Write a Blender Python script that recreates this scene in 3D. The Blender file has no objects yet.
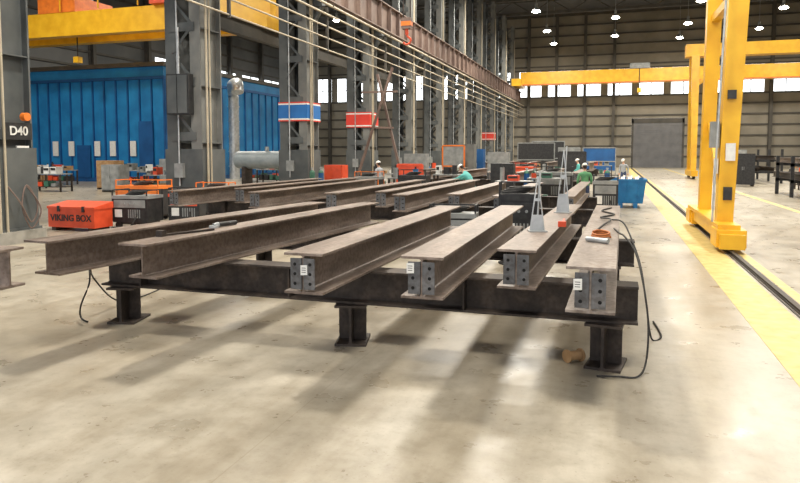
import bpy, math, random
from mathutils import Vector, Matrix
random.seed(7)
V=Vector
scene=bpy.context.scene
COL=scene.collection

# ---------------------------------------------------------------- materials
MATS={}
def mat(name,c1,c2=None,rough=.6,metal=0.,scale=4.,bump=0.,emit=None,detail=6.,coord='Object',lo=.35,hi=.65,rough2=None):
    if name in MATS: return MATS[name]
    m=bpy.data.materials.new(name); m.use_nodes=True
    nt=m.node_tree; N=nt.nodes; L=nt.links
    b=N['Principled BSDF']
    b.inputs['Roughness'].default_value=rough
    b.inputs['Metallic'].default_value=metal
    b.inputs['Base Color'].default_value=(*c1,1)
    if emit:
        b.inputs['Emission Color'].default_value=(*c1,1)
        b.inputs['Emission Strength'].default_value=emit
    if c2 is not None:
        tc=N.new('ShaderNodeTexCoord'); no=N.new('ShaderNodeTexNoise')
        no.inputs['Scale'].default_value=scale; no.inputs['Detail'].default_value=detail
        L.new(tc.outputs[coord],no.inputs['Vector'])
        r=N.new('ShaderNodeValToRGB'); r.color_ramp.elements[0].position=lo; r.color_ramp.elements[1].position=hi
        r.color_ramp.elements[0].color=(*c1,1); r.color_ramp.elements[1].color=(*c2,1)
        L.new(no.outputs['Fac'],r.inputs['Fac']); L.new(r.outputs['Color'],b.inputs['Base Color'])
        if bump:
            bp=N.new('ShaderNodeBump'); bp.inputs['Strength'].default_value=bump; bp.inputs['Distance'].default_value=.01
            L.new(no.outputs['Fac'],bp.inputs['Height']); L.new(bp.outputs['Normal'],b.inputs['Normal'])
    MATS[name]=m; return m

def steel_mat(name,ca,cb,cc,rough=.5,metal=.25):
    m=bpy.data.materials.new(name); m.use_nodes=True
    nt=m.node_tree;N=nt.nodes;L=nt.links;b=N['Principled BSDF']
    tc=N.new('ShaderNodeTexCoord')
    mp=N.new('ShaderNodeMapping'); mp.inputs['Scale'].default_value=(3,.6,3)
    L.new(tc.outputs['Object'],mp.inputs['Vector'])
    n1=N.new('ShaderNodeTexNoise'); n1.inputs['Scale'].default_value=1.6; n1.inputs['Detail'].default_value=8; L.new(mp.outputs[0],n1.inputs['Vector'])
    n2=N.new('ShaderNodeTexNoise'); n2.inputs['Scale'].default_value=22; n2.inputs['Detail'].default_value=5; L.new(tc.outputs['Object'],n2.inputs['Vector'])
    r=N.new('ShaderNodeValToRGB'); e=r.color_ramp.elements
    e[0].position=.3;e[0].color=(*ca,1);e[1].position=.7;e[1].color=(*cc,1)
    k=e.new(.5);k.color=(*cb,1)
    L.new(n1.outputs['Fac'],r.inputs['Fac'])
    mx=N.new('ShaderNodeMixRGB'); mx.blend_type='MULTIPLY'; mx.inputs['Fac'].default_value=.55
    r2=N.new('ShaderNodeValToRGB'); r2.color_ramp.elements[0].position=.36;r2.color_ramp.elements[1].position=.58
    r2.color_ramp.elements[0].color=(.46,.38,.32,1)
    L.new(n2.outputs['Fac'],r2.inputs['Fac'])
    L.new(r.outputs['Color'],mx.inputs['Color1']); L.new(r2.outputs['Color'],mx.inputs['Color2'])
    L.new(mx.outputs[0],b.inputs['Base Color'])
    mr=N.new('ShaderNodeMapRange'); mr.inputs['To Min'].default_value=rough-.12; mr.inputs['To Max'].default_value=rough+.15
    L.new(n1.outputs['Fac'],mr.inputs['Value']); L.new(mr.outputs[0],b.inputs['Roughness'])
    b.inputs['Metallic'].default_value=metal
    bp=N.new('ShaderNodeBump'); bp.inputs['Strength'].default_value=.15; bp.inputs['Distance'].default_value=.004
    L.new(n2.outputs['Fac'],bp.inputs['Height']); L.new(bp.outputs['Normal'],b.inputs['Normal'])
    MATS[name]=m; return m

def floor_mat():
    m=bpy.data.materials.new('polished_concrete'); m.use_nodes=True
    nt=m.node_tree;N=nt.nodes;L=nt.links;b=N['Principled BSDF']
    tc=N.new('ShaderNodeTexCoord')
    def noise(s,d,vec=None,rg=.5):
        n=N.new('ShaderNodeTexNoise'); n.inputs['Scale'].default_value=s; n.inputs['Detail'].default_value=d; n.inputs['Roughness'].default_value=rg
        L.new(vec or tc.outputs['Object'],n.inputs['Vector']); return n
    def ramp(src,p0,c0,p1,c1):
        r=N.new('ShaderNodeValToRGB'); e=r.color_ramp.elements
        e[0].position=p0;e[0].color=(*c0,1);e[1].position=p1;e[1].color=(*c1,1)
        L.new(src,r.inputs['Fac']);return r.outputs[0]
    def mul(a,c):
        mx=N.new('ShaderNodeMixRGB');mx.blend_type='MULTIPLY';mx.inputs['Fac'].default_value=1
        L.new(a,mx.inputs['Color1']);L.new(c,mx.inputs['Color2']);return mx.outputs[0]
    n1=noise(.4,8,rg=.6); n2=noise(2.6,10,rg=.6); n3=noise(34,3)
    def mapped(sc,rot):
        mp=N.new('ShaderNodeMapping');mp.inputs['Scale'].default_value=sc;mp.inputs['Rotation'].default_value=(0,0,rot)
        L.new(tc.outputs['Object'],mp.inputs['Vector']);return mp.outputs[0]
    n4=noise(.9,8,mapped((2.4,.3,1),.1),.6); n5=noise(.18,5); n7=noise(9,8,rg=.65)
    c=ramp(n1.outputs['Fac'],.3,(.355,.318,.25),.70,(.525,.48,.395))
    c=mul(c,ramp(n2.outputs['Fac'],.3,(.80,.785,.76),.6,(1,1,1)))
    c=mul(c,ramp(n4.outputs['Fac'],.33,(.78,.75,.705),.58,(1,1,1)))
    c=mul(c,ramp(n5.outputs['Fac'],.36,(.88,.85,.81),.58,(1,1,1)))
    c=mul(c,ramp(n7.outputs['Fac'],.3,(.85,.84,.82),.55,(1,1,1)))
    c=mul(c,ramp(n3.outputs['Fac'],.24,(.74,.72,.69),.36,(1,1,1)))
    br=N.new('ShaderNodeTexBrick'); br.offset=0; br.inputs['Scale'].default_value=1
    br.inputs['Brick Width'].default_value=8.5; br.inputs['Row Height'].default_value=8.5; br.inputs['Mortar Size'].default_value=.005
    br.inputs['Color1'].default_value=(1,1,1,1);br.inputs['Color2'].default_value=(.98,.98,.98,1);br.inputs['Mortar'].default_value=(.85,.83,.8,1)
    mp2=N.new('ShaderNodeMapping');mp2.inputs['Location'].default_value=(3.,4.6,0);L.new(tc.outputs['Object'],mp2.inputs['Vector'])
    L.new(mp2.outputs[0],br.inputs['Vector'])
    c=mul(c,br.outputs['Color'])
    L.new(c,b.inputs['Base Color'])
    mr=N.new('ShaderNodeMapRange');mr.inputs['From Min'].default_value=.3;mr.inputs['From Max'].default_value=.7;mr.inputs['To Min'].default_value=.24;mr.inputs['To Max'].default_value=.44
    L.new(n2.outputs['Fac'],mr.inputs['Value']);L.new(mr.outputs[0],b.inputs['Roughness'])
    b.inputs['Specular IOR Level'].default_value=.42
    bp=N.new('ShaderNodeBump');bp.inputs['Strength'].default_value=.05;bp.inputs['Distance'].default_value=.01
    L.new(n2.outputs['Fac'],bp.inputs['Height']);L.new(bp.outputs['Normal'],b.inputs['Normal'])
    MATS['floor']=m; return m

FLOOR=floor_mat()
STEEL=steel_mat('mill_scale_steel',(.128,.096,.076),(.222,.174,.145),(.34,.277,.235),metal=.15)
STEELL=steel_mat('lighter_mill_scale_steel',(.17,.138,.118),(.28,.235,.203),(.39,.335,.295),metal=.2)
STEELD=steel_mat('dark_support_steel',(.026,.020,.017),(.048,.037,.031),(.095,.072,.057),rough=.6)
RAWP=steel_mat('clip_plate_steel',(.07,.072,.078),(.115,.118,.125),(.18,.18,.185),rough=.45,metal=.4)
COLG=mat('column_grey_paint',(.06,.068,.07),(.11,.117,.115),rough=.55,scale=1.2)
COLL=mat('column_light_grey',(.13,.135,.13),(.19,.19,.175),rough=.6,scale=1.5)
CONC=mat('pedestal_concrete',(.24,.23,.2),(.36,.34,.3),rough=.85,scale=3,bump=.3)
YEL=mat('crane_yellow_paint',(.72,.37,.012),(.84,.48,.022),rough=.4,scale=1.5)
YELL=mat('floor_yellow_paint',(.50,.385,.12),(.66,.52,.20),rough=.55,scale=5,detail=10)
BLUE=mat('booth_blue_paint',(.01,.16,.40),(.018,.24,.54),rough=.45,scale=.8)
BLUED=mat('booth_dark_blue',(.006,.07,.22),(.01,.1,.3),rough=.5,scale=1)
BLUEB=mat('dumpster_blue',(.01,.16,.42),(.02,.24,.55),rough=.4,scale=3)
RED=mat('tool_box_red',(.74,.09,.03),(.62,.065,.02),rough=.4,scale=4)
ORG=mat('orange_paint',(.85,.22,.025),(.7,.16,.02),rough=.45,scale=3)
BLK=mat('black_plastic',(.012,.012,.014),(.03,.03,.03),rough=.5,scale=8)
GRN=mat('machine_green',(.035,.13,.085),(.06,.18,.12),rough=.5,scale=4)
WHT=mat('white_label',(.8,.8,.76),(.7,.7,.68),rough=.6,scale=10)
GRY=mat('machine_grey',(.2,.21,.21),(.32,.33,.32),rough=.5,scale=3)
SLV=mat('galvanised_metal',(.42,.44,.45),(.6,.62,.62),rough=.35,metal=.5,scale=5)
TANK=mat('tank_primer_grey',(.25,.30,.32),(.36,.40,.42),rough=.5,scale=2)
RUNW=mat('runway_brown_paint',(.13,.085,.07),(.2,.14,.115),rough=.6,scale=1)
PIPE=mat('conduit_beige',(.42,.36,.26),(.5,.44,.33),rough=.5,scale=3)
WOOD=mat('timber',(.28,.16,.07),(.4,.25,.12),rough=.8,scale=6)
HOSE=mat('rubber_hose',(.015,.014,.013),(.03,.028,.026),rough=.6,scale=20)
HOSEO=mat('orange_hose',(.5,.16,.04),(.38,.12,.03),rough=.6,scale=20)
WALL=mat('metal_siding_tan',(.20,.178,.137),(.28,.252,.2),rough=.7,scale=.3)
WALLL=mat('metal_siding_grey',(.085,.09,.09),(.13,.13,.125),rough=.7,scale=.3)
GIRT=mat('girt_dark_steel',(.055,.052,.045),(.09,.08,.066),rough=.7,scale=1)
ROOF=mat('roof_deck_grey',(.045,.042,.037),(.065,.06,.052),rough=.8,scale=.5)
DOORM=mat('roller_door_grey',(.13,.13,.135),(.17,.17,.175),rough=.6,scale=1)
WIN=mat('daylight_window',(.92,.97,1.),emit=2.8,rough=.5)
LAMP=mat('lamp_glow',(1.,.95,.82),emit=50,rough=.5)
BANB=mat('banner_blue',(.01,.12,.38),(.015,.15,.44),rough=.6,scale=2)
BANR=mat('banner_red',(.6,.035,.02),(.68,.05,.03),rough=.6,scale=2)
HOLE=mat('bolt_hole_black',(.004,.004,.004),rough=.9)
SKIN=mat('skin',(.55,.30,.2),(.6,.34,.24),rough=.5,scale=12)
HAIR=mat('dark_hair',(.03,.02,.015),rough=.7)
TEAL=mat('teal_welding_jacket',(.08,.38,.36),(.12,.46,.42),rough=.8,scale=8)
GREENS=mat('green_work_shirt',(.10,.32,.16),(.16,.42,.2),rough=.8,scale=8)
GREYS=mat('grey_work_shirt',(.3,.32,.35),(.38,.4,.42),rough=.8,scale=8)
JEAN=mat('denim',(.03,.05,.11),(.06,.08,.16),rough=.9,scale=14)
BOOT=mat('boot_leather',(.04,.025,.015),rough=.7)
HATY=mat('hard_hat_white',(.75,.75,.7),rough=.3)

# ---------------------------------------------------------------- mesh builder
class MB:
    def __init__(s): s.v=[];s.f=[];s.mi=[];s.m=[];s.sm=[]
    def _m(s,m):
        if m not in s.m: s.m.append(m)
        return s.m.index(m)
    def add(s,vs,fs,m,smooth=False):
        o=len(s.v); s.v+= [tuple(v) for v in vs]; k=s._m(m)
        for f in fs: s.f.append([i+o for i in f]); s.mi.append(k); s.sm.append(smooth)
    def box(s,x0,x1,y0,y1,z0,z1,m,M=None):
        vs=[V((x,y,z)) for z in (z0,z1) for y in (y0,y1) for x in (x0,x1)]
        if M is not None: vs=[M@v for v in vs]
        s.add(vs,[(0,2,3,1),(4,5,7,6),(0,1,5,4),(2,6,7,3),(0,4,6,2),(1,3,7,5)],m)
    def ext(s,prof,p1,p2,up,m,prof2=None):
        p1=V(p1);p2=V(p2);d=(p2-p1).normalized();up=V(up);r=d.cross(up).normalized();u=r.cross(d).normalized()
        n=len(prof);q=prof2 or prof
        vs=[p1+r*a+u*b for a,b in prof]+[p2+r*a+u*b for a,b in q]
        fs=[(i,(i+1)%n,n+(i+1)%n,n+i) for i in range(n)]
        fs.append(tuple(reversed(range(n))));fs.append(tuple(range(n,2*n)))
        s.add(vs,fs,m)
    def bar(s,p1,p2,w,h,m,up=(0,0,1),w2=None,h2=None):
        d=(V(p2)-V(p1)).normalized()
        if abs(d.dot(V(up)))>.98: up=(0,1,0)
        P=[(-w/2,-h/2),(w/2,-h/2),(w/2,h/2),(-w/2,h/2)]
        Q=None
        if w2 is not None: Q=[(-w2/2,-h2/2),(w2/2,-h2/2),(w2/2,h2/2),(-w2/2,h2/2)]
        s.ext(P,p1,p2,up,m,Q)
    def ib(s,p1,p2,dep,w,tf,tw,m,up=(0,0,1)):
        a=w/2;b=dep/2;t=tw/2;c=b-tf
        P=[(-a,-b),(a,-b),(a,-c),(t+.012,-c),(t,-c+.012),(t,c-.012),(t+.012,c),(a,c),(a,b),(-a,b),(-a,c),(-t-.012,c),(-t,c-.012),(-t,-c+.012),(-t-.012,-c),(-a,-c)]
        s.ext(P,p1,p2,up,m)
    def cyl(s,p1,p2,r,m,n=16,r2=None,caps=True):
        p1=V(p1);p2=V(p2);d=(p2-p1).normalized();a=V((0,0,1)) if abs(d.z)<.9 else V((1,0,0))
        x=d.cross(a).normalized();y=d.cross(x)
        r2=r if r2 is None else r2
        vs=[];
        for p,q in((p1,r),(p2,r2)):
            for i in range(n):
                t=2*math.pi*i/n; vs.append(p+x*q*math.cos(t)+y*q*math.sin(t))
        s.add(vs,[(i,(i+1)%n,n+(i+1)%n,n+i) for i in range(n)],m,True)
        if caps: s.add(vs,[tuple(range(n)),tuple(range(n,2*n))],m)
    def sph(s,c,r,m,nu=14,nv=9,z0=-1,z1=1,M=None):
        if not hasattr(r,'__len__'): r=(r,r,r)
        vs=[]
        a0=math.asin(z0);a1=math.asin(z1)
        for j in range(nv+1):
            a=a0+(a1-a0)*j/nv
            for i in range(nu):
                t=2*math.pi*i/nu
                v=V((math.cos(a)*math.cos(t)*r[0],math.cos(a)*math.sin(t)*r[1],math.sin(a)*r[2]))
                if M is not None: v=M@v
                vs.append(v+V(c))
        fs=[(j*nu+i,j*nu+(i+1)%nu,(j+1)*nu+(i+1)%nu,(j+1)*nu+i) for j in range(nv) for i in range(nu)]
        s.add(vs,fs,m,True)
    def tube(s,pts,r,m,n=8,sub=6):
        pts=[V(p) for p in pts]; out=[]
        for i in range(len(pts)-1):
            p0=pts[max(i-1,0)];p1=pts[i];p2=pts[i+1];p3=pts[min(i+2,len(pts)-1)]
            for k in range(sub):
                t=k/sub
                out.append(.5*((2*p1)+(-p0+p2)*t+(2*p0-5*p1+4*p2-p3)*t*t+(-p0+3*p1-3*p2+p3)*t**3))
        out.append(pts[-1]); vs=[]
        for i,p in enumerate(out):
            d=(out[min(i+1,len(out)-1)]-out[max(i-1,0)]).normalized()
            a=V((0,0,1)) if abs(d.z)<.92 else V((1,0,0))
            x=d.cross(a).normalized();y=d.cross(x)
            for k in range(n):
                t=2*math.pi*k/n; vs.append(p+x*r*math.cos(t)+y*r*math.sin(t))
        fs=[(i*n+k,i*n+(k+1)%n,(i+1)*n+(k+1)%n,(i+1)*n+k) for i in range(len(out)-1) for k in range(n)]
        s.add(vs,fs,m,True); s.add(vs,[tuple(range(n)),tuple(range(len(vs)-n,len(vs)))],m)
    def obj(s,name,parent=None,bevel=0):
        me=bpy.data.meshes.new(name); me.from_pydata(s.v,[],s.f)
        for m in s.m: me.materials.append(m)
        for p,k,q in zip(me.polygons,s.mi,s.sm): p.material_index=k;p.use_smooth=q
        import bmesh
        bm=bmesh.new();bm.from_mesh(me);bmesh.ops.recalc_face_normals(bm,faces=bm.faces);bm.to_mesh(me);bm.free()
        me.update()
        o=bpy.data.objects.new(name,me);COL.objects.link(o)
        xs=[v.co for v in me.vertices]
        c=V(((min(v.x for v in xs)+max(v.x for v in xs))/2,(min(v.y for v in xs)+max(v.y for v in xs))/2,min(v.z for v in xs)))
        me.transform(Matrix.Translation(-c)); o.location=c
        if bevel:
            b=o.modifiers.new('bevel','BEVEL');b.width=bevel;b.segments=2;b.limit_method='ANGLE'
        if parent:
            o.parent=parent; o.matrix_parent_inverse=Matrix.Translation(-parent.location)
        return o

def text(name,body,size,loc,rot,m,parent):
    cu=bpy.data.curves.new(name,'FONT');cu.body=body;cu.size=size;cu.extrude=.004;cu.align_x='CENTER';cu.align_y='CENTER'
    cu.offset=.006
    cu.materials.append(m)
    o=bpy.data.objects.new(name,cu);COL.objects.link(o);o.rotation_euler=rot
    o.location=V(loc)-parent.location;o.parent=parent
    return o

# ---------------------------------------------------------------- room shell
XL,XR,YF,YN,H=-48.,32.,100.,-8.,22.
b=MB();b.box(XL-.3,XR+.3,YN,YF+.3,-.3,0,FLOOR);fl=b.obj('floor')
b=MB();b.box(XL-.3,XR+.3,YN,YF+.3,H,H+.2,ROOF);b.obj('ceiling')

# far wall with window band and roller door
b=MB()
WZ0,WZ1=10.2,14.0
DX0,DX1,DZ=2.5,9.5,6.95
b.box(XL,DX0,YF,YF+.3,0,WZ0,WALL);b.box(DX1,XR,YF,YF+.3,0,WZ0,WALL);b.box(DX0,DX1,YF,YF+.3,DZ,WZ0,WALL);b.box(XL,XR,YF,YF+.3,WZ1,H,WALL)
x=XL
segs=[]
while x<XR-.1:
    b.box(x,x+1.0,YF,YF+.3,WZ0,WZ1,WALL)
    segs.append((x+1.0,min(x+4.2,XR)));x+=4.2
z=1.5
while z<H:
    if not WZ0-.2<z<WZ1+.2:
        if z<DZ: b.box(XL,DX0,YF-.18,YF,z,z+.2,GIRT);b.box(DX1,XR,YF-.18,YF,z,z+.2,GIRT)
        else: b.box(XL,XR,YF-.18,YF,z,z+.2,GIRT)
    z+=1.45
for z in (WZ0-.1,WZ1):b.box(XL,XR,YF-.2,YF,z,z+.2,GIRT)
x=XL+4
while x<XR:
    if not (2.1<x<9.9): b.ib((x,YF-.35,0),(x,YF-.35,H),.6,.4,.05,.04,GIRT,up=(0,1,0))
    x+=4.0
b.obj('wall_back')
b=MB()
for i,(a,c) in enumerate(segs):
    b.box(a,c,YF+.1,YF+.16,WZ0,WZ1,WIN)
    b.box((a+c)/2-.06,(a+c)/2+.06,YF+.02,YF+.1,WZ0,WZ1,GIRT)
    b.box(a,c,YF+.02,YF+.1,(WZ0+WZ1)/2-.05,(WZ0+WZ1)/2+.05,GIRT)
b.obj('window_1')
b=MB()
b.box(DX0+.3,DX1-.3,YF+.1,YF+.2,0,6.3,DOORM)
for i in range(20): b.box(DX0+.3,DX1-.3,YF+.04,YF+.12,i*.31+.02,i*.31+.26,DOORM)
b.box(DX0+.01,DX0+.3,YF,YF+.25,0,6.9,GIRT);b.box(DX1-.3,DX1-.01,YF,YF+.25,0,6.9,GIRT);b.box(DX0+.01,DX1-.01,YF,YF+.25,6.3,6.93,GIRT)
b.obj('door_1')

# left wall
b=MB()
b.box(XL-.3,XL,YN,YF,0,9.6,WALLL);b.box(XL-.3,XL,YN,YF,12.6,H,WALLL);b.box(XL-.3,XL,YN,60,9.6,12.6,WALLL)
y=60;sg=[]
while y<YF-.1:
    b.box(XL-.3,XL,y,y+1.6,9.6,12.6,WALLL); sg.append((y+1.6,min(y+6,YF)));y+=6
z=1.5
while z<H:
    if not 9.4<z<12.8: b.box(XL,XL+.18,YN,YF,z,z+.2,GIRT)
    else: b.box(XL,XL+.18,YN,60,z,z+.2,GIRT)
    z+=1.45
for y in range(4,100,8): b.ib((XL+.35,y,0),(XL+.35,y,H),.6,.4,.05,.04,GIRT,up=(1,0,0))
b.obj('wall_left')
b=MB()
for a,c in sg:
    b.box(XL-.2,XL-.12,a,c,9.6,12.6,WIN); b.box(XL-.12,XL,(a+c)/2-.06,(a+c)/2+.06,9.6,12.6,GIRT)
b.obj('window_2')
b=MB()
b.box(XR,XR+.3,YN,YF,0,H,WALL)
z=1.5
while z<H: b.box(XR-.18,XR,YN,YF,z,z+.2,GIRT);z+=1.45
for y in range(4,100,8): b.ib((XR-.35,y,0),(XR-.35,y,H),.6,.4,.05,.04,GIRT,up=(1,0,0))
b.box(XR-1.3,XR-.6,YN,YF,10.4,11.0,RUNW)
b.obj('wall_right')

for k,y in enumerate([20.6+8.5*i for i in range(9)]):
    b=MB()
    b.bar((XL+.1,y,20.2),(XR-.1,y,20.2),.3,.35,GIRT);b.bar((XL+.1,y,21.8),(XR-.1,y,21.8),.3,.35,GIRT)
    x=XL+.1;u=0
    while x<XR-2.6:
        b.bar((x,y,20.2 if u%2 else 21.8),(x+2.5,y,21.8 if u%2 else 20.2),.14,.14,GIRT);x+=2.5;u+=1
    b.obj('roof_truss')

b=MB();b.box(1.72,2.36,YN,96,.0,.004,YELL);b.obj('yellow_lane_stripe')
b=MB();b.box(2.41,2.44,YN,96,0,.012,STEELD);b.box(2.56,2.59,YN,96,0,.012,STEELD);b.ib((2.5,YN,.035),(2.5,96,.035),.07,.08,.015,.03,STEELD);b.obj('floor_crane_rail')
b=MB();b.box(2.64,2.80,YN,96,0,.004,YELL);b.obj('yellow_lane_stripe')
b=MB();b.box(6.45,6.7,YN,96,0,.004,YELL);b.obj('yellow_lane_stripe')

# ---------------------------------------------------------------- building columns
CX=-14.4
cys=[12.2,20.6,29.,37.4,45.9,54.4,62.9,71.4,79.9,88.4,96.]
for i,y in enumerate(cys):
    b=MB()
    for sx in (-.5,.5):
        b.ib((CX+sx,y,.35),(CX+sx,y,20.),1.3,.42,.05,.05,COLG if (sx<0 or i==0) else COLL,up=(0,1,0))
    z=2.6
    while z<19.5:
        for yy in (y-.67,y+.67):
            b.box(CX-.5,CX+.5,yy-.015,yy+.015,z,z+.3,COLG)
        z+=1.9
    z=2.8;k=0
    while z<19:
        for yy in (y-.66,y+.66):
            b.bar((CX-.42,yy,z) if k%2 else (CX+.42,yy,z),(CX+.42,yy,z+.95) if k%2 else (CX-.42,yy,z+.95),.1,.02,COLG,up=(0,1,0))
        z+=.95;k+=1
    for z in (.36,1.3,2.5,4.5,6.5,8.6): 
        for sx in(-.5,.5): b.box(CX+sx-.2,CX+sx+.2,y-.62,y+.62,z,z+.03,COLG)
    b.box(CX-.86,CX+.86,y-.82,y+.82,0,.3,CONC)
    b.box(CX-.8,CX+.8,y-.76,y+.76,.3,.36,COLG)
    b.box(CX-.76,CX+.76,y-.72,y-.69,.36,2.3,COLG);b.box(CX+.74,CX+.77,y-.7,y+.7,.36,2.3,COLG)
    b.bar((CX+.6,y,9.2),(CX+1.35,y,9.2),.5,.35,COLG);b.bar((CX+.72,y,8.2),(CX+1.3,y,9.1),.3,.12,COLG)
    b.cyl((CX+.82,y-.45,.3),(CX+.82,y-.45,18),.04,PIPE,8)
    b.cyl((CX+.82,y-.25,.3),(CX+.82,y-.25,18),.03,PIPE,8)
    b.cyl((CX-.15,y-.76,1.),(CX-.15,y-.76,18),.03,SLV,8)
    b.box(CX-.3,CX+.05,y-.86,y-.7,1.3,1.8,GRY)
    bands={2:(BANB,BANR),3:(BANR,BANR),8:(BANR,BANR)}
    if i in bands:
        bc_,bo=bands[i]
        for (za,zb,mm) in ((3.78,4.42,bc_),(4.42,4.49,WHT),(3.71,3.78,WHT),(4.49,4.55,bo),(3.65,3.71,bo)):
            b.box(CX-.74,CX+.74,y-.74,y-.70,za,zb,mm);b.box(CX+.74,CX+.77,y-.73,y+.73,za,zb,mm)
    if i==0:
        b.box(CX+.72,CX+.75,y-.15,y+.6,2.5,2.9,BLK)
        b.box(CX+.72,CX+.75,y+.15,y+.5,1.95,2.35,WHT);b.cyl((CX+.76,y+.35,3.05),(CX+.9,y+.35,3.05),.1,ORG,14)
        b.tube([(CX+.8,y-.2,1.4),(CX+.95,y+.0,1.0),(CX+.95,y+.3,.5),(CX+.95,y+.5,.9),(CX+.85,y+.3,1.4),(CX+.9,y+.1,.9),(CX+.95,y+.3,.35),(CX+1.0,y+.55,.8),(CX+.85,y+.3,1.38)],.018,RUNW)
    o=b.obj('steel_column')
    if i==0: 
        text('label_text','D40',.30,(CX+.755,y+.22,2.7),(math.pi/2,0,math.pi/2),WHT,o)
    if i==1:
        c=MB();c.box(CX-.45,CX+.45,y-1.0,y-.7,3.5,4.9,BLK);c.box(CX-.4,CX-.02,y-1.03,y-1.,3.55,4.85,COLG);c.box(CX+.02,CX+.4,y-1.03,y-1.,3.55,4.85,COLG)
        c.cyl((CX,y-.9,4.9),(CX,y-.9,6.5),.04,SLV,8);c.obj('electrical_cabinet',parent=o)

b=MB()
b.ib((CX+1.2,6,10.2),(CX+1.2,99.5,10.2),1.6,.5,.06,.04,RUNW)
b.box(CX+1.15,CX+1.25,6,99.5,11.0,11.12,STEELD)
y=8
while y<99:
    b.box(CX+.97,CX+1.43,y,y+.04,9.46,10.94,RUNW);y+=1.7
b.obj('crane_runway_girder')
b=MB()
for dz,dx,r in ((7.0,1.5,.035),(7.55,1.5,.035),(8.1,1.45,.045),(8.6,1.6,.05),(9.0,1.75,.06)):
    b.cyl((CX+dx,6,dz),(CX+dx,99.5,dz),r,PIPE,8)
for y in cys:
    b.box(CX+1.36,CX+1.85,y-.04,y+.04,9.0,9.06,GIRT);b.box(CX+1.42,CX+1.54,y-.04,y+.04,6.9,9.1,GIRT)
b.obj('overhead_service_pipes')

# ---------------------------------------------------------------- cranes
b=MB()
b.bar((2.5,16.9,.55),(2.80,16.9,11.6),.34,.40,YEL,up=(0,1,0),w2=.52,h2=.56)
b.bar((2.5,20.3,.55),(2.62,19.8,11.6),.30,.36,YEL,up=(0,1,0),w2=.42,h2=.44)
b.box(2.3,2.7,15.9,21.9,.22,.6,YEL)
b.box(2.24,2.3,15.9,21.9,.5,.6,YEL)
for yy in (16.2,21.5):
    b.box(2.2,2.8,yy-.45,yy+.45,.12,.5,YEL)
    for w in(-.22,.22): b.cyl((2.43,yy+w,.2),(2.57,yy+w,.2),.13,STEELD,16)
    b.box(2.25,2.75,yy-.62,yy-.45,.1,.42,YEL)
b.box(2.27,2.33,16.75,17.02,1.7,2.05,WHT);b.box(2.16,2.34,16.75,17.05,2.3,2.9,GRY)
b.box(2.46,2.66,16.62,16.68,2.0,2.4,WHT);b.box(2.46,2.64,16.6,16.66,3.4,3.6,BLK);b.box(2.44,2.62,16.62,16.69,1.1,1.4,BLK)
b.bar((2.64,16.9,5.8),(2.58,20.,5.8),.2,.2,YEL);b.bar((2.52,16.9,.8),(2.56,20.1,3.0),.14,.14,YEL)
b.cyl((2.22,16.6,.6),(2.42,16.6,8),.025,SLV,8)
for yy in (16.9,19.8):
    b.box(CX+1.0,3.1,yy-.25,yy+.25,11.6,12.7,YEL)
for sx in (CX+1.2,): 
    b.box(sx-.2,sx+.2,15.8,21,11.3,11.75,YEL)
    for yy in (16.2,20.6): b.cyl((sx-.08,yy,11.28),(sx+.08,yy,11.28),.15,STEELD,14)
hx,hy=-5.5,17.75
b.box(hx-.8,hx+.8,16.7,20.,12.7,12.9,GRY);b.cyl((hx-.5,hy,13.2),(hx+.6,hy,13.2),.3,RED,16)
for dx in (-.1,.1):
    b.cyl((hx+dx,hy,5.85),(hx+dx,hy,12.8),.018,STEELD,6)
b.box(hx-.13,hx+.13,hy-.1,hy+.1,5.6,5.9,RUNW);b.box(hx-.14,hx+.14,hy-.11,hy+.11,5.68,5.8,ORG);b.cyl((hx,hy,5.6),(hx,hy,5.45),.05,RED,10)
b.tube([(hx,hy,5.47),(hx+.02,hy,5.4),(hx+.11,hy,5.32),(hx+.09,hy,5.22),(hx-.02,hy,5.18),(hx-.1,hy,5.24)],.028,RED)
b.obj('gantry_crane')

b=MB()
for yy in (58.6,61.4):
    b.bar((6.3,yy,.6),(6.3,60+(yy-60)*.5,10),.4,.45,YEL,up=(0,1,0),w2=.6,h2=.6)
    b.bar((26,yy,.6),(26,60+(yy-60)*.5,10),.4,.45,YEL,up=(0,1,0),w2=.6,h2=.6)
for xx in (6.3,26):
    b.box(xx-.25,xx+.25,57.6,62.4,.25,.7,YEL)
    for yy in (58.2,61.8): b.cyl((xx-.1,yy,.21),(xx+.1,yy,.21),.2,STEELD,14)
b.box(5.6,26.7,59.4,60.6,10,11.,YEL)
b.bar((6.3,60,7.6),(9.6,60,10),.3,.3,YEL);b.bar((26,60,7.6),(22.7,60,10),.3,.3,YEL)
b.obj('gantry_crane')

b=MB()
b.box(CX+1.9,XR-.8,94.2,95.8,11.5,13.3,YEL)
b.box(CX+1.9,XR-.8,94.15,94.2,11.5,11.65,ORG);b.box(CX+.9,CX+2.2,92.5,97.5,11.3,12.3,YEL);b.box(XR-1.4,XR-.7,92.5,97.5,11.2,12.3,YEL)
for yy in (93,97): b.cyl((CX+1.1,yy,11.28),(CX+1.3,yy,11.28),.15,STEELD,12);b.cyl((XR-1.1,yy,11.2),(XR-.9,yy,11.2),.18,STEELD,12)
b.box(2,4.5,94,96,13.3,14.,GRY);b.cyl((3.2,94.1,10.6),(3.2,94.1,13.3),.05,STEELD,6);b.box(2.95,3.45,93.9,94.3,10.1,10.7,YEL)
b.obj('bridge_crane')
b=MB()
for yy in (35.,37.6):
    b.box(-46.5,-19.,yy-.35,yy+.35,9.7,11.2,YEL)
b.box(-47,-46.2,33.5,39.,9.2,10.,YEL);b.box(-19.4,-18.6,33.5,39,9.2,10,YEL)
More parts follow.
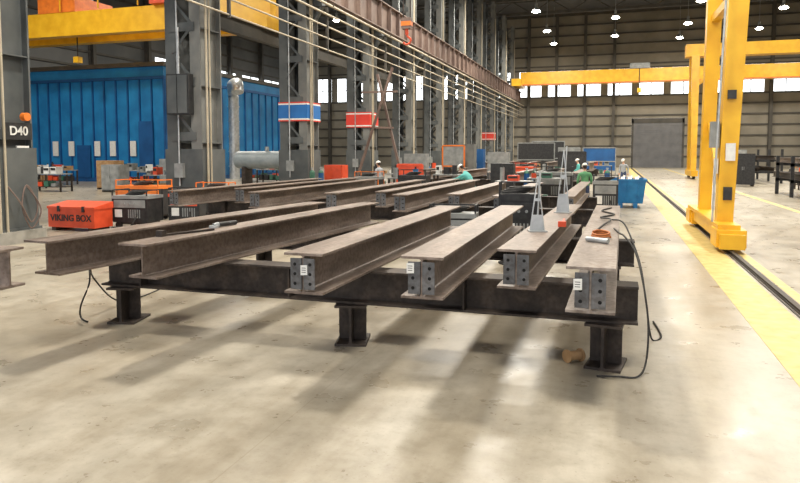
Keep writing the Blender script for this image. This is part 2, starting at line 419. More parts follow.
b.box(-36,-33,34.6,38,11.2,12.2,ORG);b.cyl((-35.6,36.3,12.5),(-33.4,36.3,12.5),.4,GRY,14)
b.box(-27,-24.5,34.2,38.2,11.2,11.9,RED);
b.box(-46,-19,34.3,34.5,12.3,12.36,YEL)
for xx in range(-46,-18,3): b.box(xx,xx+.06,34.35,34.42,11.2,12.3,YEL)
b.cyl((-34.5,36.3,8.6),(-34.5,36.3,11.4),.04,STEELD,6);b.box(-34.7,-34.3,36.1,36.5,8.2,8.6,YEL)
for xx in (-46.6,-19.):
    b.ib((xx,28,8.8),(xx,60,8.8),.8,.4,.05,.04,GIRT)
    for yy in (29,59.5): b.ib((xx,yy,0),(xx,yy,8.4),.4,.35,.04,.03,GIRT,up=(1,0,0))
b.obj('bridge_crane')

# ---------------------------------------------------------------- blue booth
b=MB()
bx0,bx1,by0,by1,bh=-43.,-30.5,40.,58.,8.3
b.box(bx0,bx1,by0,by1,0,bh,BLUE)
x=bx0
while x<bx1: b.box(x,x+.10,by0-.12,by0,.2,bh-.9,BLUED);x+=1.04
y=by0
while y<by1: b.box(bx1,bx1+.12,y,y+.10,.2,bh-.9,BLUED);y+=1.2
b.box(bx0-.1,bx1+.15,by0-.2,by1,bh-.9,bh-.7,BLUED);b.box(bx0-.1,bx1+.2,by0-.25,by1,bh,bh+.3,GIRT)
b.box(bx0,bx1+.15,by0-.15,by1,0,.3,BLUED)
for x in (-40.5,-39.0,-36.6,-35.2,-33.4): b.box(x,x+.5,by0-.17,by0-.12,1.9,3.0,WHT)
b.box(-38.2,-37,by0-.2,by0-.1,.3,2.7,BLUED);b.box(-32.6,-31.4,by0-.2,by0-.1,.3,4.4,BLUED)
b.obj('paint_booth')
b=MB()
b.tube([(-29.2,47,0),(-29.2,47,3.),(-29.2,47,6.2),(-29.0,46.6,7.1),(-28.4,45.6,7.4),(-27.4,44.4,7.4),(-26.6,43.4,7.2),(-26.4,43.1,6.6)],.42,SLV,16,6)
for z in (1,2.2,3.4,4.6,5.8): b.cyl((-29.2,47,z),(-29.2,47,z+.1),.46,SLV,16)
b.obj('exhaust_duct')
b=MB()
b.cyl((-20.5,33.5,1.75),(-16.7,33.5,1.75),.5,TANK,24);b.sph((-20.5,33.5,1.75),(.28,.5,.5),TANK);b.sph((-16.7,33.5,1.75),(.28,.5,.5),TANK)
for x in (-20,-17.4): b.box(x-.12,x+.12,33.1,33.9,0,1.35,STEELD)
b.cyl((-18.7,33.5,2.2),(-18.7,33.5,2.5),.12,SLV,12)
b.obj('steel_tank')

# ---------------------------------------------------------------- main I beams on supports
TOPZ=1.25;BOTZ=.86;DEP=TOPZ-BOTZ
def big_beam(p1,p2,w=.37,dep=DEP,z0=BOTZ,clips=True,tag=None,tf=.024,tw=.018,M=STEEL,cope=0.):
    b=MB();zc=z0+dep/2
    P=V((p1[0],p1[1],zc));Q=V((p2[0],p2[1],zc))
    b.ib(P,Q,dep,w,tf,tw,M)
    d=(Q-P).normalized();r=d.cross(V((0,0,1)));u=V((0,0,1))
    def tr(a,y,z): return P+r*a+d*y+u*z
    if cope:
        pts=[tr(a,y,z) for z in(dep/2-tf,dep/2) for y in(-cope,0) for a in(-w/2,w/2)]
        b.add(pts,[(0,2,3,1),(4,5,7,6),(0,1,5,4),(2,6,7,3),(0,4,6,2),(1,3,7,5)],M)
    if clips:
        for s in(-1,1):
            hh=dep*.38
            def pl(a0,a1,y0,y1,m):
                pts=[tr(a,y,z) for z in(-hh,hh) for y in(y0,y1) for a in(a0,a1)]
                b.add(pts,[(0,2,3,1),(4,5,7,6),(0,1,5,4),(2,6,7,3),(0,4,6,2),(1,3,7,5)],m)
            pl(*(sorted((s*.010,s*.022))),-.012,.11,RAWP)
            pl(*(sorted((s*.010,s*.125))),-.016,-.002,RAWP)
            for k in(-1,0,1):
                b.cyl(tr(s*.078,-.0185,k*hh*.62),tr(s*.078,-.004,k*hh*.62),.016,HOLE,12)
                b.cyl(tr(s*.022,.07,k*hh*.62),tr(s*.045,.07,k*hh*.62),.016,STEELD,6)
    if tag:
        a,y,z=tag
        pts=[tr(a-.035,y,z-.05),tr(a+.035,y,z-.045),tr(a+.035,y,z+.05),tr(a-.035,y,z+.045)]
        pts+=[p-d*.004 for p in pts]
        b.add(pts,[(0,1,2,3),(7,6,5,4),(0,4,5,1),(1,5,6,2),(2,6,7,3),(3,7,4,0)],WHT)
        for zz in(-.02,.0,.02):
            q=[tr(a-.024,y-.0045,z+zz-.003),tr(a+.02,y-.0045,z+zz-.003),tr(a+.02,y-.0045,z+zz+.003),tr(a-.024,y-.0045,z+zz+.003)]
            b.add(q,[(0,1,2,3)],HOLE)
    return b.obj('steel_i_beam',bevel=.002)
big_beam((-5.86,5.62),(-5.35,11.5),clips=False,cope=.12)
big_beam((-4.72,5.76),(-4.35,11.7),clips=False,cope=.14)
big_beam((-2.75,5.58),(-2.72,11.4),tag=(.02,-.022,.04),w=.40)
big_beam((-1.63,5.72),(-1.68,11.8),tag=(-.10,-.022,.09),w=.40)
big_beam((-.87,6.42),(-.70,12.4),w=.38)
big_beam((-.15,5.62),(-.05,12.3),tag=(-.10,-.022,.05),w=.40,M=STEELL)
big_beam((-9.6,4.95),(-5.62,4.95),w=.34)

def crossbeam(x0,x1,y,z0=.47,z1=.858):
    b=MB();b.ib((x0,y,(z0+z1)/2),(x1,y,(z0+z1)/2),z1-z0,.3,.025,.02,STEELD)
    x=x0+.6
    while x<x1: b.box(x-.01,x+.01,y-.14,y+.14,z0+.02,z1-.02,STEELD);x+=2.1
    return b.obj('steel_cross_beam',bevel=.002)
def stub(x,y,h=.468,rot=0.):
    b=MB();R=Matrix.Translation(V((x,y,0)))@Matrix.Rotation(rot,4,'Z')
    b.ib(R@V((0,-.24,h/2)),R@V((0,.24,h/2)),h,.36,.028,.03,STEELD)
    b.box(-.16,.16,-.02,.0,.03,h-.03,STEELD,R)
    return b.obj('support_stand',bevel=.002)
crossbeam(-6.3,.28,7.05);crossbeam(-6.4,.35,10.6)
for x in(-6.0,-2.84,-.02):
    stub(x,7.05,rot=.25 if x<-1 else -.15);stub(x,10.6)
stub(-7.2,4.95,h=.857);stub(-9.2,4.95,h=.857)
b=MB();b.cyl((-.40,6.98,.07),(-.28,7.07,.07),.05,WOOD,18);b.cyl((-.41,6.975,.07),(-.40,6.985,.07),.07,WOOD,18);b.cyl((-.28,7.07,.07),(-.27,7.08,.07),.07,WOOD,18);b.obj('wooden_spool')

for (xa,xb,ya,yb,w) in ((-10.3,-10.2,13.8,22,.36),(-9.3,-9.1,15.2,23,.34),(-8.1,-8.05,13.9,22.2,.36),(-6.2,-6.3,14.1,22,.36),(-5.3,-5.3,15.,23,.3),(-4.5,-4.5,14.,22.5,.36),(-3.4,-3.3,14.6,21.5,.34),(-2.3,-2.2,14.2,21.,.34),(-.9,-.8,14.6,22,.3)):
    big_beam((xa,ya),(xb,yb),w=w)
crossbeam(-10.8,-.4,16.);crossbeam(-10.8,-.4,20.4)
for x in(-10.4,-7.2,-4,-.8):
    stub(x,16);stub(x,20.4)
for (xa,ya,yb) in ((-10,31,39),(-8.7,31.6,40),(-7.2,31,39),(-5.6,31.5,38),(-4.2,31,39),(-2.8,32,40),(-1.6,31,38)):
    big_beam((xa,ya),(xa+.1,yb),w=.34)
crossbeam(-10.6,-1,32.6);crossbeam(-10.6,-1,37)
for x in(-10.2,-6.6,-3.5,-1.4):
    stub(x,32.6);stub(x,37)
for (xa,ya,yb) in ((-9,48,56),(-7.5,47,56),(-5.8,48,55),(-4.4,48,56),(-3,47,56),(-1.5,48,56)):
    big_beam((xa,ya),(xa+.1,yb),w=.4,dep=.6,clips=False)
crossbeam(-9.6,-1,49.5);crossbeam(-9.6,-1,54)
for x in(-9.2,-5,-1.6):
    stub(x,49.5);stub(x,54)

# ---------------------------------------------------------------- things on / around the beams
def bracket(x,y,z,h,w,ang,top):
    """tapered stiffener frame: two converging flats, a short gusset, a rod and a base plate"""
    b=MB();R=Matrix.Translation(V((x,y,z)))@Matrix.Rotation(ang,4,'Z')
    b.bar(R@V((-w,0,.01)),R@V((0,0,h)),.012,.03,SLV,up=(0,1,0))
    b.bar(R@V((w,0,.01)),R@V((0,0,h)),.012,.03,SLV,up=(0,1,0))
    t=.006
    vs=[(-w,-t,.01),(w,-t,.01),(w*.7,-t,h*.3),(-w*.7,-t,h*.3),(-w,t,.01),(w,t,.01),(w*.7,t,h*.3),(-w*.7,t,h*.3)]
    b.add([R@V(v) for v in vs],[(0,1,2,3),(7,6,5,4),(0,4,5,1),(1,5,6,2),(2,6,7,3),(3,7,4,0)],SLV)
    b.box(-w*.45,w*.45,-t,t,h*.55,h*.6,SLV,R)
    b.cyl(R@V((0,0.02,.01)),R@V((top,0.02,h*1.06)),.011,SLV,10)
    b.box(-w-.02,w+.02,-.1,.1,0,.012,GRY,R)
    return b.obj('gusset_bracket')
bracket(-.84,8.0,TOPZ+.001,.66,.085,.3,.03);bracket(-.72,10.6,TOPZ+.001,.98,.10,-.2,.04)
b=MB()
pts=[]
for i in range(26):
    t=i/25*math.pi*5.; pts.append((-.10+.10*math.cos(t)*(1-.006*i),7.6+.17*math.sin(t),TOPZ+.014+i*.0022))
b.tube(pts,.011,HOSEO,8,3)
b.cyl((-.24,7.25,TOPZ+.03),(-.02,7.1,TOPZ+.03),.028,SLV,10)
b.obj('hose_coil')
b=MB();b.tube([(.04,8.5,TOPZ+.013),(.10,8.0,TOPZ+.013),(.15,7.7,TOPZ+.013),(.26,7.45,1.12),(.34,7.1,.8),(.38,6.95,.45),(.36,6.85,.12),(.28,6.7,.016),(.1,6.65,.016),(-.1,6.6,.016)],.010,HOSE);b.obj('welding_cable')
b=MB();b.tube([(.02,9.6,TOPZ+.013),(.15,9.3,TOPZ+.013),(.25,9.0,1.1),(.36,8.6,.8),(.42,8.2,.4),(.48,8.1,.03),(.6,8.3,.015),(.55,9.,.015)],.011,HOSE);b.obj('welding_cable')
b=MB();b.tube([(.0,11.6,TOPZ+.014),(-.14,11.,TOPZ+.014),(.05,10.4,TOPZ+.014),(-.14,9.9,TOPZ+.014),(.0,9.4,TOPZ+.035),(-.1,8.8,TOPZ+.014),(-.16,8.2,TOPZ+.014)],.012,HOSE);b.obj('welding_cable')
b=MB();b.tube([(-6.9,9,.015),(-6.75,8.2,.015),(-6.7,7.6,.1),(-6.6,7.1,.5),(-6.43,6.85,.7),(-6.42,6.82,.5),(-6.55,6.8,.2),(-6.6,6.85,.03),(-6.4,6.75,.015)],.011,HOSE);b.obj('air_hose')
b=MB();b.tube([(-5.75,4.85,TOPZ+.014),(-5.72,4.76,TOPZ+.01),(-5.66,4.7,1.15),(-5.6,4.66,.9),(-5.8,4.6,.6),(-6.2,4.5,.3),(-6.8,4.4,.02)],.012,HOSEO);b.obj('air_hose')
b=MB();b.cyl((-4.72,7.2,TOPZ+.035),(-4.66,7.5,TOPZ+.035),.03,BLK,10);b.cyl((-4.75,7.14,TOPZ+.002),(-4.75,7.14,TOPZ+.03),.06,SLV,16);b.cyl((-4.75,7.14,TOPZ+.02),(-4.72,7.2,TOPZ+.035),.035,GRY,10);b.obj('angle_grinder')
b=MB();b.bar((-4.82,6.25,TOPZ+.013),(-4.6,6.9,TOPZ+.013),.05,.022,STEELD);b.box(-4.86,-4.78,6.17,6.25,TOPZ+.002,TOPZ+.07,STEELD);b.obj('bar_clamp')
b=MB();b.bar((-.58,8.6,TOPZ+.014),(-.62,9.4,TOPZ+.014),.025,.025,RED);b.box(-.64,-.54,8.56,8.62,TOPZ+.002,TOPZ+.07,RED);b.obj('bar_clamp')

# ---------------------------------------------------------------- shop equipment
def welder(name,x,y,z=0.,w=.7,l=1.1,h=.9,col=RED,rot=0.,panel=None):
    b=MB();R=Matrix.Translation(V((x,y,z)))@Matrix.Rotation(rot,4,'Z')
    b.box(-l/2,l/2,-w/2,w/2,.18,h*.78,BLK,R)
    b.box(-l/2-.02,l/2+.02,-w/2-.02,w/2+.02,h*.78,h*.86,panel or col,R)
    b.box(-l/2+.05,l/2-.05,-w/2-.015,-w/2,h*.55,h*.75,panel or col,R)
    b.box(-l/2+.08,-l/2+.3,-w/2-.02,-w/2,h*.3,h*.5,WHT,R)
    for i in range(6): b.box(-.05+i*.07,-.02+i*.07,-w/2-.012,-w/2,h*.28,h*.5,GRY,R)
    for k in(-.15,0,.15): b.cyl(R@V((k,-w/2-.01,h*.65)),R@V((k,-w/2-.05,h*.65)),.03,GRY,10)
    for sx in(-1,1):
        for sy in(-1,1):
            b.cyl(R@V((sx*l*.36,sy*w*.42-.03,.1)),R@V((sx*l*.36,sy*w*.42+.03,.1)),.1,HOSE,14)
        b.bar(R@V((sx*l/2,-w/2,.2)),R@V((sx*l/2,-w/2,h)),.03,.03,col)
        b.bar(R@V((sx*l/2,w/2,.2)),R@V((sx*l/2,w/2,h)),.03,.03,col)
        b.bar(R@V((sx*l/2,-w/2,h)),R@V((sx*l/2,w/2,h)),.03,.03,col)
    b.bar(R@V((-l/2,0,h)),R@V((l/2,0,h)),.03,.03,col)
    b.box(-l*.42,l*.42,-w*.4,w*.4,.12,.18,STEELD,R)
    b.tube([R@V(p) for p in ((l*.2,-w/2,h*.4),(l*.25,-w/2-.15,.3),(l*.1,-w/2-.3,.03),(-l*.3,-w/2-.25,.02),(-l*.5,-w/2-.05,.03),(-l*.2,-w/2-.2,.05))],.02,HOSE)
    for k in range(4): b.tube([R@V((.25*math.cos(t+k)-.1+.05*k,.18*math.sin(t+k),h*.88+.03*k)) for t in [i*.7 for i in range(10)]],.018,HOSE)
    return b.obj(name)
welder('welding_machine',-13.2,16.0,w=.8,l=1.1,h=1.1,rot=.1,col=BLK,panel=GRY)
welder('welding_machine',-11.9,16.6,w=.6,l=.9,h=1.15,col=BLK,panel=RED,rot=.2)
welder('welding_machine',-14.5,17.9,w=.8,l=1.5,h=1.3,col=ORG,rot=.1)
welder('welding_machine',-12.4,18.8,w=.6,l=1.1,h=1.2,col=ORG,rot=.2)
b=MB();b.tube([(-13.0,15.2,.02),(-12.4,15.0,.02),(-11.6,15.5,.02),(-11.3,14.8,.02),(-12.3,14.4,.02),(-12.9,14.8,.03),(-12.2,14.9,.045),(-11.7,14.6,.03),(-11.2,13.9,.02)],.025,HOSE);b.obj('welding_cable')
b=MB()
gx,gy=-14.3,14.95
b.box(gx-.8,gx+.8,gy-.35,gy+.35,.1,.62,RED)
vs=[(gx-.82,gy-.37,.62),(gx+.82,gy-.37,.62),(gx+.82,gy+.37,.62),(gx-.82,gy+.37,.62),(gx-.82,gy-.37,.68),(gx+.82,gy-.37,.68),(gx+.82,gy+.37,.8),(gx-.82,gy+.37,.8)]
b.add(vs,[(0,1,2,3),(4,5,6,7),(0,1,5,4),(1,2,6,5),(2,3,7,6),(3,0,4,7)],RED)
for s in(-.7,.55):b.box(gx+s,gx+s+.15,gy-.33,gy+.33,0,.1,STEELD)
for s in(-.45,.4):b.box(gx+s,gx+s+.08,gy-.385,gy-.34,.54,.7,BLK)
b.cyl((gx-.83,gy-.1,.45),(gx-.83,gy+.1,.45),.02,BLK,8)
o=b.obj('job_site_tool_box')
text('lettering','VIKING BOX',.25,(gx,gy-.36,.36),(math.pi/2,0,0),BLK,o)

def bench(x,y,w,d,h,items,rot=0.,top=GRY):
    b=MB();R=Matrix.Translation(V((x,y,0)))@Matrix.Rotation(rot,4,'Z')
    b.box(-w/2,w/2,-d/2,d/2,h-.05,h,top,R)
    for sx in(-1,1):
        for sy in(-1,1): b.box(sx*(w/2-.05)-.04,sx*(w/2-.05)+.04,sy*(d/2-.05)-.04,sy*(d/2-.05)+.04,0,h-.05,STEELD,R)
    b.box(-w/2+.05,w/2-.05,-d/2+.05,d/2-.05,.25,.29,STEELD,R)
    xx=-w/2+.1
    random.seed(items)
    while xx<w/2-.4:
        ww=random.uniform(.15,.4);hh=random.uniform(.12,.5);c=random.choice([RED,GRN,GRY,BLK,WHT,GRY,BLUEB,WOOD,BLK])
        if random.random()<.4:
            b.cyl(R@V((xx+ww/2,0,h)),R@V((xx+ww/2,0,h+hh)),ww*.4,c,12);b.cyl(R@V((xx+ww/2,0,h+hh)),R@V((xx+ww/2,0,h+hh*1.25)),ww*.15,BLK,8)
        else:
            b.box(xx,xx+ww,-d*.3,d*.25,h,h+hh,c,R);b.box(xx+.03,xx+ww-.03,-d*.3-.02,-d*.3,h+hh*.5,h+hh*.85,BLK,R)
        ww2=random.uniform(.2,.4);c=random.choice([GRN,GRY,BLK,RED,WOOD])
        b.box(xx,xx+ww2,-d*.3,d*.3,.29,.29+random.uniform(.15,.35),c,R)
        xx+=max(ww,ww2)+.12
    return b.obj('workbench')
bench(-37,35.5,5,1,1.,1);bench(-30.5,36.5,3.2,1,1.,2);bench(-26.5,34,2.4,.9,1.,3);bench(-25,44,3,.9,1.,9);bench(-22,41,3,.9,1.,19)
bench(-34,31,3,.9,1.,29);bench(-30,29.2,2.4,.9,1.,33);bench(-22.4,29.5,2.4,.9,1.,41)
bench(-11.6,45.5,2.2,.9,1.,4);bench(-12.,35.2,2.,.6,1.,5);bench(-4.0,44.6,2.,.8,1,6);bench(-8.2,27,1.8,.8,1.1,17)
bench(-2.4,26,1.4,.8,1.2,7);bench(-3.4,24.3,1.3,.8,1.15,8);bench(-6.9,29.2,1.6,.8,1.2,21)
bench(11.8,44,3,1,1,10);bench(14,55,3,1,1,11);bench(-2,62,4,1,1,12);bench(13,34,2.6,1,1,13);bench(17,48,4,1,1,14);bench(18,37,3,1,1,15)
def cabinet(x,y,w,d,h,m,rot=0.):
    b=MB();R=Matrix.Translation(V((x,y,0)))@Matrix.Rotation(rot,4,'Z')
    b.box(-w/2,w/2,-d/2,d/2,.1,h,m,R);b.box(-w/2+.04,-.01,-d/2-.02,-d/2,.16,h-.06,m,R);b.box(.01,w/2-.04,-d/2-.02,-d/2,.16,h-.06,m,R)
    for s in(-.05,.05): b.cyl(R@V((s,-d/2-.05,h*.5)),R@V((s,-d/2-.05,h*.6)),.012,SLV,8)
    for sx in(-1,1): b.box(sx*(w/2-.06)-.05,sx*(w/2-.06)+.05,-d/2,d/2,0,.1,STEELD,R)
    return b.obj('tool_cabinet')
cabinet(-28.3,32,1.3,.8,1.7,WOOD);cabinet(-24.4,32.5,1.1,.7,1.8,GRY);cabinet(-11.6,39.5,1.4,.8,2.1,GRY);cabinet(-9.3,42.5,1.6,.9,2.7,COLL)
cabinet(-12.2,28.3,.9,.7,1.6,RED);cabinet(-7.2,44,1.4,.8,2.2,GRY);cabinet(15.5,41,1.6,.9,2.2,GRY);cabinet(-3.5,58,1.8,.9,2.6,GRY);cabinet(10.5,66,1.8,.9,2.4,GRY)
cabinet(-26.2,30,1.2,.8,1.5,GRY);cabinet(8.,47.5,1.4,.8,2.1,BLK)
cabinet(-4.6,29.3,1.0,.7,1.7,BLK);cabinet(-8.9,45.2,1.,.8,2.4,BLUED)
def screen(x,y,w,h,m,pan,rot=0.):
    b=MB();R=Matrix.Translation(V((x,y,0)))@Matrix.Rotation(rot,4,'Z')
    for s in(-w/2,w/2): b.bar(R@V((s,0,0)),R@V((s,0,h)),.09,.09,m);b.bar(R@V((s,-.4,.04)),R@V((s,.4,.04)),.08,.08,m)
    for z in(.4,h*.5,h): b.bar(R@V((-w/2,0,z)),R@V((w/2,0,z)),.09,.09,m)
    b.box(-w/2,w/2,-.01,.01,.4,h,pan,R)
    return b.obj('welding_screen')
screen(-9.6,41.0,1.4,2.6,ORG,GRY);screen(-9.2,30.2,1.2,1.6,RED,RED,.2);screen(-6.5,60,3.2,3,GRY,BLK,.1);screen(-1.2,66,3,2.6,GRY,BLUED);screen(-5.8,64,3,3.2,GRY,BLK);screen(-2.6,46.3,1.8,2.2,BLK,BLK)
welder('welding_machine',-2.3,27.9,w=.8,l=1.5,h=1.6,col=BLK,panel=GRY)
welder('welding_machine',-3.,12.9,w=.5,l=.9,h=1.15,col=BLK,panel=GRY,rot=.1)
welder('welding_machine',-1.75,13.25,w=.5,l=.75,h=1.6,col=BLK,panel=BLK,rot=.1)
welder('welding_machine',-5.2,42,w=.8,l=1.3,h=1.5,col=RED)
welder('welding_machine',-7.4,24.9,w=.7,l=1.1,h=1.5,col=BLK)
welder('welding_machine',-.2,24.0,w=.7,l=.8,h=1.4,col=BLK,panel=GRY)
welder('welding_machine',-9.4,25.2,w=.7,l=1.,h=1.4,col=ORG,panel=GRY)
for (x,y) in ((-12.9,27.2),(-12.6,27.5),(-.2,31.),(10.9,37.5),(11.25,37.5),(-3.6,29.6),(-3.25,29.6)):
    b=MB();b.cyl((x,y,0),(x,y,1.25),.12,GRN if x<-12.7 else BLUED,16);b.sph((x,y,1.25),(.12,.12,.14),GRN,z0=0);b.cyl((x,y,1.36),(x,y,1.5),.04,SLV,10);b.cyl((x-.06,y,1.47),(x+.06,y,1.47),.02,SLV,8);b.obj('gas_cylinder')
b=MB()
b.bar((-13.3,33,0),(-11.0,33,6.6),.12,.12,RUNW);b.bar((-10.6,34,0),(-12.2,34,6.4),.12,.12,RUNW);b.bar((-12.9,33.5,5.4),(-10.9,33.5,5.4),.1,.1,RUNW)
b.bar((-13.2,33,.12),(-10.7,34,.12),.12,.12,RUNW);b.bar((-13.2,34,.12),(-13.2,33,.12),.12,.12,RUNW);b.bar((-12.1,33.,3.5),(-11.3,34,3.5),.1,.1,RUNW)
b.obj('steel_prop_frame')

b=MB()
dx,dy=.62,28.2
def hop(x0,x1,y0,y1,z0,X0,X1,Y0,Y1,z1,m):
    vs=[(x0,y0,z0),(x1,y0,z0),(x1,y1,z0),(x0,y1,z0),(X0,Y0,z1),(X1,Y0,z1),(X1,Y1,z1),(X0,Y1,z1)]
    b.add(vs,[(0,1,2,3),(0,1,5,4),(1,2,6,5),(2,3,7,6),(3,0,4,7)],m)
hop(dx-.58,dx+.55,dy-.75,dy+.7,.18,dx-.66,dx+.66,dy-.9,dy+.8,1.1,BLUEB)
hop(dx-.54,dx+.51,dy-.71,dy+.66,.22,dx-.62,dx+.62,dy-.86,dy+.76,1.1,BLUED)
for (a,c,d_,e) in((dx-.70,dx+.70,dy-.94,dy-.86),(dx-.70,dx+.70,dy+.76,dy+.84),(dx-.70,dx-.62,dy-.9,dy+.8),(dx+.62,dx+.70,dy-.9,dy+.8)): b.box(a,c,d_,e,1.06,1.14,BLUEB)
for s in(-.35,.2): b.box(dx+s,dx+s+.16,dy-.8,dy+.75,0,.18,BLUEB)
for s in(-.4,0,.4): b.bar((dx+s,dy-.77,.2),(dx+s,dy-.91,1.08),.06,.04,BLUEB)
for i in range(9):
    xx=dx-.4+.09*i;b.bar((xx,dy-.5,.9),(xx+.1,dy+.5,1.12+.05*(i%3)),.06,.04,WHT if i%3 else WOOD)
b.obj('scrap_dumpster')

b=MB()
for yy in(33,36,39): 
    b.box(8.2,8.35,yy,yy+.15,0,2.0,BLK);b.box(10.2,10.35,yy,yy+.15,0,2.,BLK);b.box(8.2,10.35,yy,yy+.15,.7,.85,BLK);b.box(8.2,10.35,yy,yy+.15,1.5,1.65,BLK)
for xx in(8.5,8.9,9.3,9.8): b.ib((xx,32,1.0),(xx,41,1.0),.3,.2,.02,.015,STEELD);
for xx in(8.6,9.2,9.8): b.ib((xx,32,1.78),(xx,41,1.78),.25,.2,.02,.015,STEEL)
b.obj('material_rack')
b=MB()
for yy in(52,56,60): 
    b.box(8.2,8.35,yy,yy+.15,0,2.4,BLK);b.box(11.2,11.35,yy,yy+.15,0,2.4,BLK);b.box(8.2,11.35,yy,yy+.15,.7,.85,BLK);b.box(8.2,11.35,yy,yy+.15,1.5,1.65,BLK)
for xx in(8.5,9,9.6,10.6): b.ib((xx,51,1.0),(xx,61,1.0),.3,.2,.02,.015,STEELD);b.ib((xx,51,1.8),(xx,61,1.8),.3,.2,.02,.015,STEELD)
b.obj('material_rack')
b=MB();b.box(12.2,14.5,24.8,26.,.55,.62,GRY)
for xx in(12.3,14.4):
    for yy in (24.9,25.9): b.box(xx-.05,xx+.05,yy-.05,yy+.05,0,1.7,YEL)
b.box(12.2,14.5,24.85,24.95,1.6,1.7,YEL);b.obj('work_platform')

# ---------------------------------------------------------------- lamps
lampme=None
def lamp(x,y):
    global lampme
    if lampme is None:
        b=MB();b.cyl((0,0,0),(0,0,.5),.5,SLV,20,r2=.14,caps=False);b.cyl((0,0,.5),(0,0,.85),.15,GRY,14);b.cyl((0,0,.85),(0,0,H-17.03),.025,GRY,8)
        b.sph((0,0,.08),(.42,.42,.2),LAMP,20,10)
        o=b.obj('high_bay_lamp');lampme=o.data;off=o.location.copy();lamp.off=off
    else:
        o=bpy.data.objects.new('high_bay_lamp',lampme);COL.objects.link(o)
    o.location=V((x,y,17.))+lamp.off
for x in(-8,8):
    for y in(13,28,43,58,72,84,94): lamp(x,y)
for x in(0,16.5):
    for y in(66,78,90): lamp(x,y)
for y in(32,50,70): lamp(-30,y)
def area(x,y,z,p,size,col=(1,.94,.83)):
    l=bpy.data.lights.new('lamp_light','AREA');l.shape='DISK';l.size=size;l.energy=p;l.color=col
    o=bpy.data.objects.new('lamp_light',l);COL.objects.link(o);o.location=(x,y,z);return o
area(-8,13,16.6,2500,1.8)
area(8,13,16.6,1100,4)
area(0,2,16.6,1900,4.)
for x in(-8,8):
    for y,p in ((28,2300),(43,2600),(60,2700),(84,2700)): area(x,y,16.6,p,3.)
area(20,50,16.6,2200,3);area(22,85,16.6,2000,3)
for y in(22,46,75): area(-30,y,16.6,3200,3)

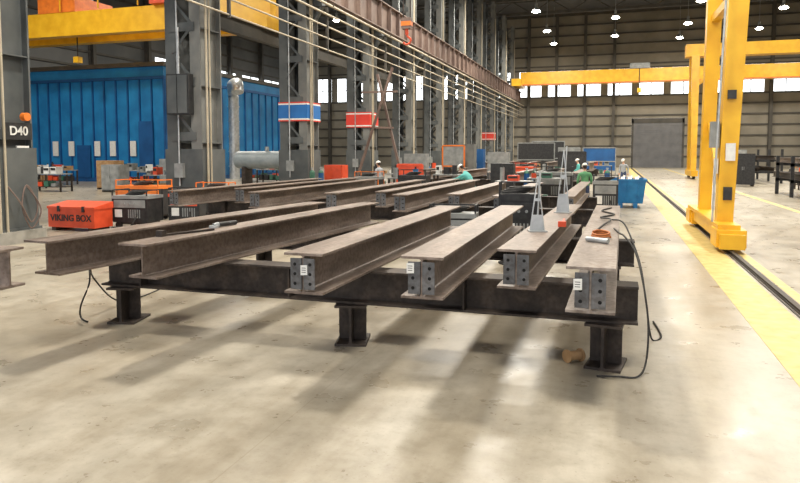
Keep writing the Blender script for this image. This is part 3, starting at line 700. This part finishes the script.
# ---------------------------------------------------------------- people
def human(name,x,y,ang,J,R,shirt,hat=True):
    """continuous skinned body from joints J; coloured by nearest bone"""
    names=list(J); idx={n:i for i,n in enumerate(names)}
    E=[('pelvis','spine'),('spine','chest'),('chest','neck'),('neck','head0')]
    for s in'LR': E+=[('chest','sh'+s),('sh'+s,'el'+s),('el'+s,'wr'+s),('pelvis','hip'+s),('hip'+s,'kn'+s),('kn'+s,'an'+s),('an'+s,'to'+s)]
    me=bpy.data.meshes.new('tmp');me.from_pydata([J[n] for n in names],[(idx[a],idx[b]) for a,b in E],[])
    o=bpy.data.objects.new('tmp',me);COL.objects.link(o)
    m=o.modifiers.new('s','SKIN');m.use_smooth_shade=True
    for n in names:
        sv=me.skin_vertices[0].data[idx[n]];sv.radius=(R[n[:2]],R[n[:2]]*(.8 if n in('chest','spine','pelvis') else 1));sv.use_root=(n=='pelvis')
    s=o.modifiers.new('u','SUBSURF');s.levels=1;s.render_levels=1
    dg=bpy.context.evaluated_depsgraph_get();ev=o.evaluated_get(dg);em=ev.to_mesh()
    vs=[v.co.copy() for v in em.vertices];fs=[tuple(p.vertices) for p in em.polygons]
    ev.to_mesh_clear();bpy.data.objects.remove(o)
    b=MB()
    def col(a,c):
        if c.startswith('an') or c.startswith('kn'):return JEAN
        if c.startswith('to'):return BOOT
        if c.startswith('hip') :return JEAN
        if c=='head0':return SKIN
        return shirt
    groups={}
    for f in fs:
        c=sum((vs[i] for i in f),V())/len(f);best=None
        for a,e in E:
            A=V(J[a]);B=V(J[e]);t=max(0,min(1,(c-A).dot(B-A)/(B-A).length_squared));d=(c-(A+(B-A)*t)).length
            if best is None or d<best[0]: best=(d,col(a,e))
        groups.setdefault(best[1],[]).append(f)
    for mm,ff in groups.items(): b.add(vs,ff,mm,True)
    n=V(J['neck']);h0=V(J['head0']);up=(h0-n).normalized();hc=h0+up*.10
    fw=V(J['face']) if 'face' in J else V((0,1,0))
    fw=(fw-up*fw.dot(up)).normalized();rt=fw.cross(up)
    M=Matrix((rt,fw,up)).transposed()
    b.sph(hc,(.075,.095,.12),SKIN,16,12,M=M)
    b.sph(hc-fw*.01-up*.045+fw*.03,(.055,.06,.07),SKIN,12,8,M=M)
    b.cyl(hc+fw*.085+up*.01,hc+fw*.115-up*.03,.009,SKIN,8,r2=.016)
    for s in(-1,1):
        b.sph(hc+fw*.086+rt*s*.03+up*.012,.011,WHT,8,6);b.sph(hc+fw*.094+rt*s*.03+up*.012,.006,HAIR,8,6)
        b.sph(hc+rt*s*.076,(.012,.022,.032),SKIN,8,6,M=M)
    b.sph(hc+fw*.085-up*.055,(.024,.008,.006),RED,8,6,M=M)
    b.sph(hc-fw*.012+up*.02,(.082,.098,.115),HAIR,16,8,z0=.05,M=M);b.sph(hc-fw*.03,(.078,.082,.1),HAIR,14,8,M=M)
    if hat:
        b.sph(hc+up*.035,(.105,.125,.115),HATY,18,7,z0=0,M=M);b.sph(hc+up*.035+fw*.05,(.1,.13,.008),HATY,16,4,M=M)
    for s,sg in(('L',-1),('R',1)):
        w=V(J['wr'+s]);e=V(J['el'+s]);d=(w-e).normalized();sd=d.cross(V((0,0,1))).normalized();nn=sd.cross(d)
        Mh=Matrix((sd,d,nn)).transposed()
        b.sph(w+d*.05,(.042,.055,.018),SKIN,12,8,M=Mh)
        for k,ln in((-1.5,.065),(-.5,.078),(.5,.074),(1.5,.058)):
            p=w+d*.09+sd*k*.02;q=p+d*ln*.5-nn*.01;r=q+d*ln*.35-nn*.03
            b.cyl(p-d*.02,q,.0095,SKIN,8,r2=.0085);b.sph(q,.0087,SKIN,8,6);b.cyl(q,r,.0085,SKIN,8,r2=.007)
        p=w+d*.03-sd*sg*.035;q=p+d*.035-sd*sg*.03;r=q+d*.03-nn*.01
        b.cyl(p,q,.012,SKIN,8,r2=.01);b.cyl(q,r,.01,SKIN,8,r2=.008)
    zmin=min(v[2] for v in b.v)
    T=Matrix.Translation(V((x,y,-zmin)))@Matrix.Rotation(ang,4,'Z')
    b.v=[tuple(T@V(v)) for v in b.v]
    return b.obj(name)
RAD={'pe':.15,'sp':.14,'ch':.155,'ne':.06,'he':.055,'sh':.075,'el':.052,'wr':.036,'hi':.10,'kn':.066,'an':.05,'to':.045}
def mk(d,**k):
    r={}
    for n,v in d.items():
        if n.endswith('_'):
            r[n[:-1]+'L']=(-v[0],v[1],v[2]);r[n[:-1]+'R']=v
        else: r[n]=v
    r.update(k);return r
BENT=mk({'pelvis':(0,-.2,.95),'spine':(0,-.10,1.15),'chest':(0,.05,1.36),'neck':(0,.18,1.51),'head0':(0,.24,1.57),'sh_':(.2,.08,1.4),'el_':(.28,.32,1.24),'wr_':(.18,.56,1.22),'hip_':(.1,-.2,.88),'kn_':(.13,-.06,.49),'an_':(.14,-.2,.10),'to_':(.15,-.03,.05)})
STAND=mk({'pelvis':(0,0,.97),'spine':(0,.01,1.14),'chest':(0,.01,1.34),'neck':(0,.01,1.50),'head0':(0,.03,1.58),'sh_':(.2,.0,1.42),'el_':(.26,.03,1.14),'wr_':(.2,.24,1.02),'hip_':(.1,0,.9),'kn_':(.12,.02,.5),'an_':(.13,-.03,.10),'to_':(.15,.14,.05)})
WALK=mk({'pelvis':(0,0,.96),'spine':(0,.02,1.13),'chest':(0,.04,1.33),'neck':(0,.06,1.49),'head0':(0,.09,1.57),'sh_':(.2,.03,1.41),'el_':(.25,.0,1.13),'wr_':(.25,.1,.9),'hip_':(.1,0,.9),'kn_':(.11,.1,.5),'an_':(.11,.1,.10),'to_':(.12,.27,.05)},
        elL=(-.26,-.1,1.14),wrL=(-.26,-.05,.89),knL=(-.11,-.03,.5),anL=(-.11,-.25,.13),toL=(-.12,-.1,.05))
human('welder_worker',-5.0,23.75,1.3,BENT,RAD,TEAL)
human('worker',-.95,25.4,.3,STAND,RAD,GREENS)
human('worker',-2.0,42.5,1.8,STAND,RAD,TEAL)
human('worker',.7,44.,2.8,WALK,RAD,GREYS)
human('worker',-10.4,29.2,1.2,STAND,RAD,GREYS)

# ---------------------------------------------------------------- world, camera
w=bpy.data.worlds.new('world');scene.world=w;w.use_nodes=True
w.node_tree.nodes['Background'].inputs['Color'].default_value=(.94,.95,.98,1);w.node_tree.nodes['Background'].inputs['Strength'].default_value=1.2
cam=bpy.data.cameras.new('camera');co=bpy.data.objects.new('camera',cam);COL.objects.link(co)
F=660.
cam.sensor_width=36;cam.lens=36*F/800
p=math.radians(4.)
co.location=(0,0,2.2);co.rotation_euler=(math.pi/2-p,0,math.radians(17.8))
cam.shift_y=-(89.5-F*math.tan(p))/800
cam.clip_end=500
scene.camera=co
scene.view_settings.view_transform='Standard'
scene.view_settings.exposure=0.1
